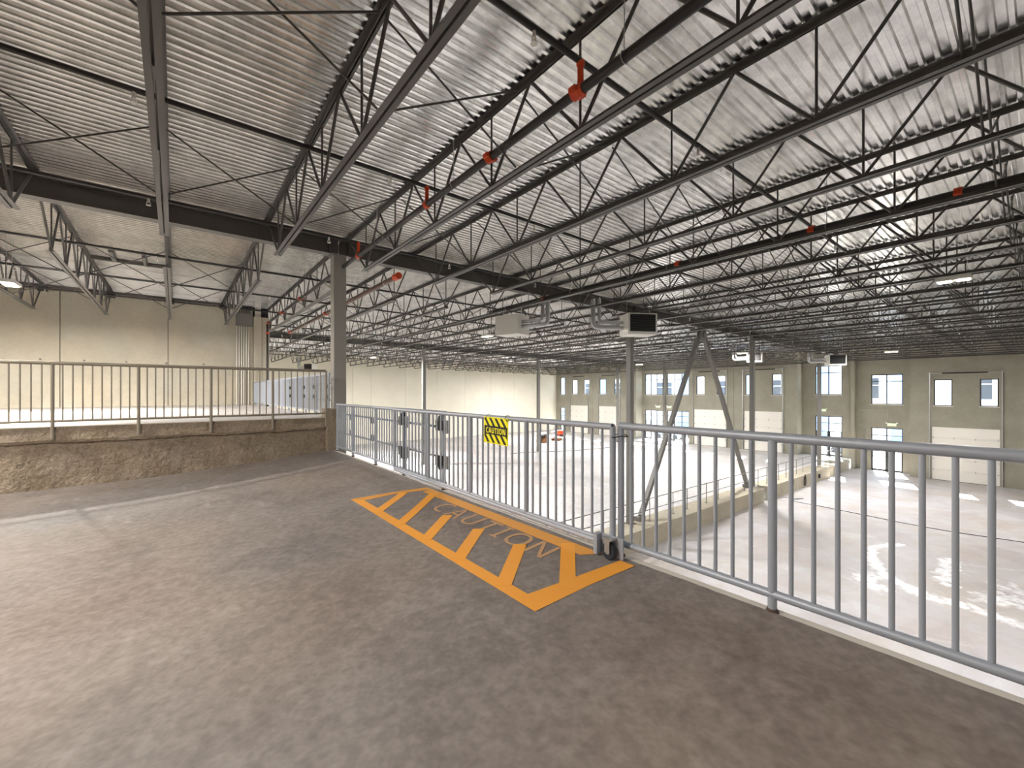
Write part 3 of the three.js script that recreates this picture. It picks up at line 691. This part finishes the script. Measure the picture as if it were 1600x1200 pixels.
{
  const t = grp('caution_sign', 3.873, 2.83, -.435); t.rotation.set(0, -Math.PI / 2, 0); tag(t, 'yellow and black striped CAUTION sign hung on the bar gate', 'sign');
  obj('plate', new THREE.BoxGeometry(.46, .3, .003), std({ color: 0xf2ea24, roughness: .5 }), t).rotation.z = -.02;
  const f = obj('print', new THREE.PlaneGeometry(.456, .296).translate(0, 0, .0022), std({ map: cautionTex(), roughness: .45 }), t); f.rotation.z = -.02;
  for (const x of [-.18, .18]) obj('cable_tie', new THREE.TorusGeometry(.035, .003, 5, 14).rotateY(Math.PI / 2).translate(x, .145, -.03), M.black, t);
}
{
  const t = grp('floor_marking'); tag(t, 'orange painted hatched box on the floor before the gate', 'floor marking');
  const strip = (pts, mat, name, lift = .003) => { // polygon on the floor from [a, b] points, thin paint film
    const s = new THREE.Shape(pts.map(([a, b]) => new THREE.Vector2(b, a))), g = new THREE.ExtrudeGeometry(s, { depth: .001, bevelEnabled: false, curveSegments: 1 });
    const p = g.attributes.position; for (let i = 0; i < p.count; i++) { const b = p.getX(i), a = p.getY(i), h = p.getZ(i); p.setXYZ(i, b, floorY(b) + lift - .001 + h, -a); }
    g.computeVertexNormals(); return obj(name, g, mat, t);
  };
  strip([[2.13, 1.88], [5.92, 1.88], [5.72, 1.99], [2.32, 1.99]], M.paint, 'border_line');
  strip([[5.92, 1.88], [5.70, 1.99], [5.62, 2.4], [5.52, 2.4]].slice(0, 2).concat([[5.66, 2.40], [5.78, 2.40]]), M.paintWorn, 'border_line', .0034);
  strip([[5.66, 2.40], [5.78, 2.40], [5.56, 2.84], [5.42, 2.84]], M.paintWorn, 'border_line', .0034);
  strip([[2.13, 1.88], [2.33, 1.99], [2.26, 2.40], [2.10, 2.40]], M.paint, 'border_line', .0034);
  strip([[2.26, 2.40], [2.10, 2.40], [2.03, 2.84], [2.17, 2.84]], M.paint, 'border_line', .0034);
  strip([[2.48, 2.70], [5.42, 2.70], [5.42, 2.84], [2.36, 2.84]], M.paintWorn, 'border_line', .0038);
  const hatch = (a, b, a2, b2, w = .062) => { const dx = a2 - a, dy = b2 - b, l = Math.hypot(dx, dy), nx = -dy / l * w, ny = dx / l * w, mb = Math.min(2.4, b2 - .01), k = (mb - b) / (b2 - b), ma = a + dx * k;
    if (b2 > 2.42 && b < 2.38) { strip([[a + nx, b + ny], [ma + nx, mb + ny], [ma - nx, mb - ny], [a - nx, b - ny]], M.paint, 'hatch_bar', .0042); strip([[ma + nx, mb + ny], [a2 + nx, b2 + ny], [a2 - nx, b2 - ny], [ma - nx, mb - ny]], M.paint, 'hatch_bar', .0042); }
    else strip([[a + nx, b + ny], [a2 + nx, b2 + ny], [a2 - nx, b2 - ny], [a - nx, b - ny]], M.paint, 'hatch_bar', .0042); };
  hatch(5.08, 1.93, 5.60, 2.50); hatch(4.44, 1.93, 5.22, 2.78); hatch(3.82, 1.93, 4.29, 2.45); hatch(3.2, 1.93, 3.66, 2.46); hatch(2.55, 1.93, 3.04, 2.5); hatch(2.18, 2.24, 2.72, 2.8);
  const font = await new FontLoader().loadAsync('fonts/droid/droid_sans_regular.typeface.json');
  let cur = 0; const size = .25;
  for (const ch of 'CAUTION') {
    const g = new TextGeometry(ch, { font, size, depth: .001, curveSegments: 4 }); g.computeBoundingBox();
    const wd = g.boundingBox.max.x - g.boundingBox.min.x; g.translate(-g.boundingBox.min.x + cur, 0, 0); cur += wd + .055;
    const p = g.attributes.position;
    for (let i = 0; i < p.count; i++) { const a = 4.68 - p.getX(i) * 1.27, b = 2.44 + p.getY(i), h = p.getZ(i); p.setXYZ(i, b, floorY(b) + .0022 + h, -a); }
    g.computeVertexNormals(); obj('letter', g, M.letter, t);
  }
}

// ---------------------------------------------------------------- platform end: conduits, boxes, riser
for (let k = 0; k < 6; k++) {
  const b = 2.36 + k * .098;
  const t = tag(grp('wall_conduit', 24.6, b, YPL), 'pale vertical conduit running up the platform wall into the grey box', 'conduit', 'bundle of conduits on the platform wall');
  obj('conduit', rod(new THREE.Vector3(0, 0, 0), new THREE.Vector3(0, 3.85, 0), .03, 10), M.conduit, t);
  for (const y of [.75, 2.3]) obj('strap', new THREE.BoxGeometry(.06, .02, .05).translate(0, y, -.02), M.zinc, t);
}
{
  const t = tag(grp('junction_box', 24.5, 2.66, 3.2), 'grey steel junction box above the bundle of conduits', 'junction box');
  obj('cabinet', new RoundedBoxGeometry(.68, .62, .28, 2, .01).translate(0, .35, 0), M.column, t);
  for (let k = 0; k < 5; k++) obj('cable', tube([new THREE.Vector3(-.22 + k * .11, .64, 0), new THREE.Vector3(-.2 + k * .1, .8, .04), new THREE.Vector3(-.24 + k * .13, .98, 0)], .02, 6, 8), M.pipe, t);
}
{
  const t = tag(grp('sprinkler_riser', 24.25, 3.62, -.95), 'dark vertical sprinkler riser pipe at the end of the platform wall', 'pipe');
  obj('pipe', rod(new THREE.Vector3(0, -5.1, 0), new THREE.Vector3(0, 4.35, 0), .05, 12), M.pipe, t);
  for (const y of [1.1, 3.9]) obj('coupling', new THREE.CylinderGeometry(.07, .07, .1, 12).translate(0, y, 0), M.orange, t);
}

// ---------------------------------------------------------------- exit signs, wall fittings, hose, floor cable, pallets
for (const [a, b, y, l] of [[8.6, BR, -2.86, 'pale green exit sign above the glazed entrance of the loading floor'], [13.7, BR, -1.75, 'pale green exit sign above the glazed entrance behind the steel column'], [31.6, BR, -1.9, 'pale green exit sign above the paired far entrance, beside the narrow post'], [30.0, BR, -1.9, 'pale green exit sign above the paired far entrance, nearer the chevron brace']]) {
  const t = tag(grp('exit_sign', a, b - .08, y), l, 'sign');
  obj('sign_box', new RoundedBoxGeometry(.07, .24, .6, 2, .012), M.sign, t);
  for (const s of [-.36, .36]) obj('lamp_head', new THREE.SphereGeometry(.07, 12, 8).scale(.8, 1, 1).translate(-.02, .16, s), M.white, t);
  obj('mounting_bar', new THREE.BoxGeometry(.03, .03, .78).translate(.02, .12, 0), M.white, t);
}
tag(obj('wall_conduit', bend([V(10.9, BR - .03, -1.6), V(8.9, BR - .03, -1.6), V(8.9, BR - .03, -2.4)], .018, 8), M.wall), 'thin conduit stepping across the entrance wall to the exit sign', 'conduit');
tag(obj('wall_conduit', bend([V(10.9, BR - .03, -3.0), V(10.45, BR - .03, -3.0), V(10.45, BR - .03, -6.9)], .018, 8), M.zinc), 'thin bright conduit dropping to the floor beside the glazed entrance', 'conduit');
{
  const t = tag(grp('wall_hose', 11.2, 36.2, YLO), 'black hose loop hanging on the retaining wall', 'hose');
  obj('hose', tube([V(0, 0, .95), V(.08, .1, .75), V(.08, .12, .3), V(.06, -.05, .15), V(.08, -.16, .4), V(.05, -.1, .85)].map((p) => new THREE.Vector3(p.x, p.y, .06)), .035, 8), M.black, t);
}
{
  const t = tag(grp('outlet_box', 11.2, 39.4, YLO + .3), 'small black outlet box on the retaining wall', 'outlet');
  obj('body', new RoundedBoxGeometry(.22, .3, .1, 2, .01).translate(0, .15, .05), M.black, t); obj('cover', new THREE.BoxGeometry(.14, .12, .02).translate(0, .18, .11), M.column, t);
}
{
  const pts = [[10.9, 31.7], [10.3, 31.95], [10.06, 32.4], [10.25, 31.2], [8.62, 30.97], [6.57, 30.73], [5, 30.5], [3.22, 30.48], [.76, 30.95], [-3, 31.5]];
  tag(obj('floor_cable', tube(pts.map(([a, b]) => V(a, b, YLO + .016)), .016, 6, 120), M.pipe), 'thin dark cable snaking across the loading floor', 'cable');
  tag(obj('floor_cable', tube([[33.2, 26], [33, 28], [31.5, 31], [30.5, 35], [30, 39]].map(([a, b]) => V(a, b, YUP + .016)), .018, 6, 80), M.pipe), 'thin dark cable from the column across the warehouse floor', 'cable');
}
function pallet(a, b, y, turn, label, load) {
  const t = grp('pallet', a, b, y); t.rotation.y = turn; tag(t, label, 'pallet', 'wooden pallets by the far column');
  for (const z of [-.45, 0, .45]) obj('bearer', new THREE.BoxGeometry(1.2, .09, .09).translate(0, .065, z), M.wood, t);
  for (let k = 0; k < 7; k++) { obj('board', new THREE.BoxGeometry(.1, .02, 1.0).translate(-.54 + k * .18, .12, 0), M.wood, t); if (k % 3 === 0) obj('board', new THREE.BoxGeometry(.1, .02, 1.0).translate(-.54 + k * .18, .01, 0), M.wood, t); }
}
for (let k = 0; k < 4; k++) pallet(38.6, 35.3, YUP + k * .131, .2 + k * .05, 'wooden pallet in the taller stack beside the far column');
for (let k = 0; k < 2; k++) pallet(38.9, 38.0, YUP + k * .131, .5 - k * .1, 'wooden pallet in the low stack near the far dock doors');
for (const [k, [x, z, m]] of [[-.32, -.25, 'brick'], [.2, -.22, 'brick'], [-.3, .25, 'black'], [.24, .26, 'brick']].entries()) {
  const t = tag(grp('parts_crate', 38.6 - z, 35.3 + x, YUP + .524), 'rusty brown crate lying on the taller pallet stack', 'crate', 'crates on the pallet stack');
  obj('crate_body', new RoundedBoxGeometry(.44, .26 + k * .03, .38, 2, .02).translate(0, .13 + k * .015, 0), M[m], t); obj('crate_lid', new THREE.BoxGeometry(.46, .03, .4).translate(0, .275 + k * .03, 0), M.pipe, t);
}
{
  const t = tag(grp('floor_scrubber', 42.5, 42.3, YUP), 'orange floor machine parked by the far corner entrance', 'machine');
  obj('body', new RoundedBoxGeometry(.8, .6, .6, 3, .1).translate(0, .45, 0), M.orange, t); obj('deck', new THREE.CylinderGeometry(.45, .48, .15, 20).translate(.2, .1, 0), M.black, t);
  obj('handle', bend([new THREE.Vector3(-.35, .6, -.2), new THREE.Vector3(-.6, 1.0, -.2), new THREE.Vector3(-.6, 1.0, .2), new THREE.Vector3(-.35, .6, .2)], .02, 8), M.black, t);
  for (const z of [-.28, .28]) obj('wheel', new THREE.CylinderGeometry(.14, .14, .06, 16).rotateX(Math.PI / 2).translate(-.25, .14, z), M.rubber, t);
}

// ---------------------------------------------------------------- outside: yard, building opposite, parked cars
struct(obj('floor_yard', box(-60, 110, BR + .4, 140, YLO - .5, YLO - .12), M.asphalt), 'pale concrete yard outside the dock wall');
{
  const t = grp('opposite_building', 0, 82, YLO - .12); tag(t, 'pale warehouse with blue-grey bays across the yard', 'building');
  obj('facade', box(-40, 90, 0, 12, 0, 11.5).translate(0, 0, 0), M.facade, t);
  for (let k = 0; k < 11; k++) {
    const a = -34 + k * 11.2;
    obj('bay_panel', box(a, a + 3.6, -.35, 0, 0, 11.2), M.facadeBlue, t);
    const w = obj('window', box(a + 5, a + 8.4, -.1, .05, 6.2, 9.2), M.darkGlass, t); obj('window_frame', [box(a + 6.65, a + 6.75, -.14, 0, 6.2, 9.2), box(a + 5, a + 8.4, -.14, 0, 8.1, 8.2)], M.white, w);
    obj('dock_door', box(a + 5, a + 8.4, -.08, .05, 0, 4.2), M.doorWhite, t);
    obj('canopy', box(a + 4.6, a + 8.8, -1.2, 0, 4.6, 4.8), M.facadeBlue, t);
  }
  obj('parapet', box(-40, 90, -.3, .4, 11.5, 12.1), M.facadeBlue, t);
}
function car(a, b, mat, label) {
  const t = grp('parked_car', a, b, YLO - .12); tag(t, label, 'car', 'cars in the yard');
  const s = new THREE.Shape(); [[-2.2, .35], [2.2, .35], [2.25, .8], [1.3, .95], [.7, 1.45], [-1.2, 1.48], [-1.9, .98], [-2.25, .9]].forEach(([x, y], i) => (i ? s.lineTo(x, y) : s.moveTo(x, y))); s.closePath();
  obj('body', new THREE.ExtrudeGeometry(s, { depth: 1.6, bevelEnabled: true, bevelSize: .06, bevelThickness: .08, bevelSegments: 2 }).translate(0, 0, -.8).rotateY(Math.PI / 2), mat, t);
  obj('glass_band', new THREE.BoxGeometry(1.78, .36, 1.9).translate(0, 1.2, .22), M.darkGlass, t);
  for (const z of [-1.35, 1.4]) for (const x of [-.82, .82]) obj('wheel', new THREE.CylinderGeometry(.33, .33, .22, 18).rotateZ(Math.PI / 2).translate(x, .33, z), M.rubber, t);
}
car(36.5, 60, std({ color: 0x6c7683, roughness: .3, metalness: .3 }), 'grey car parked in the yard seen through the paired entrance');
car(33.4, 63.5, std({ color: 0xd9dadc, roughness: .3, metalness: .2 }), 'white car parked in the yard seen through the paired entrance');
car(14.5, 62, std({ color: 0x93a9c4, roughness: .3, metalness: .3 }), 'pale blue car parked in the yard beyond the glazed entrance');

scene.traverse((o) => { if (o.isMesh) { o.castShadow = true; o.receiveShadow = true; } });
renderer.render(scene, camera);
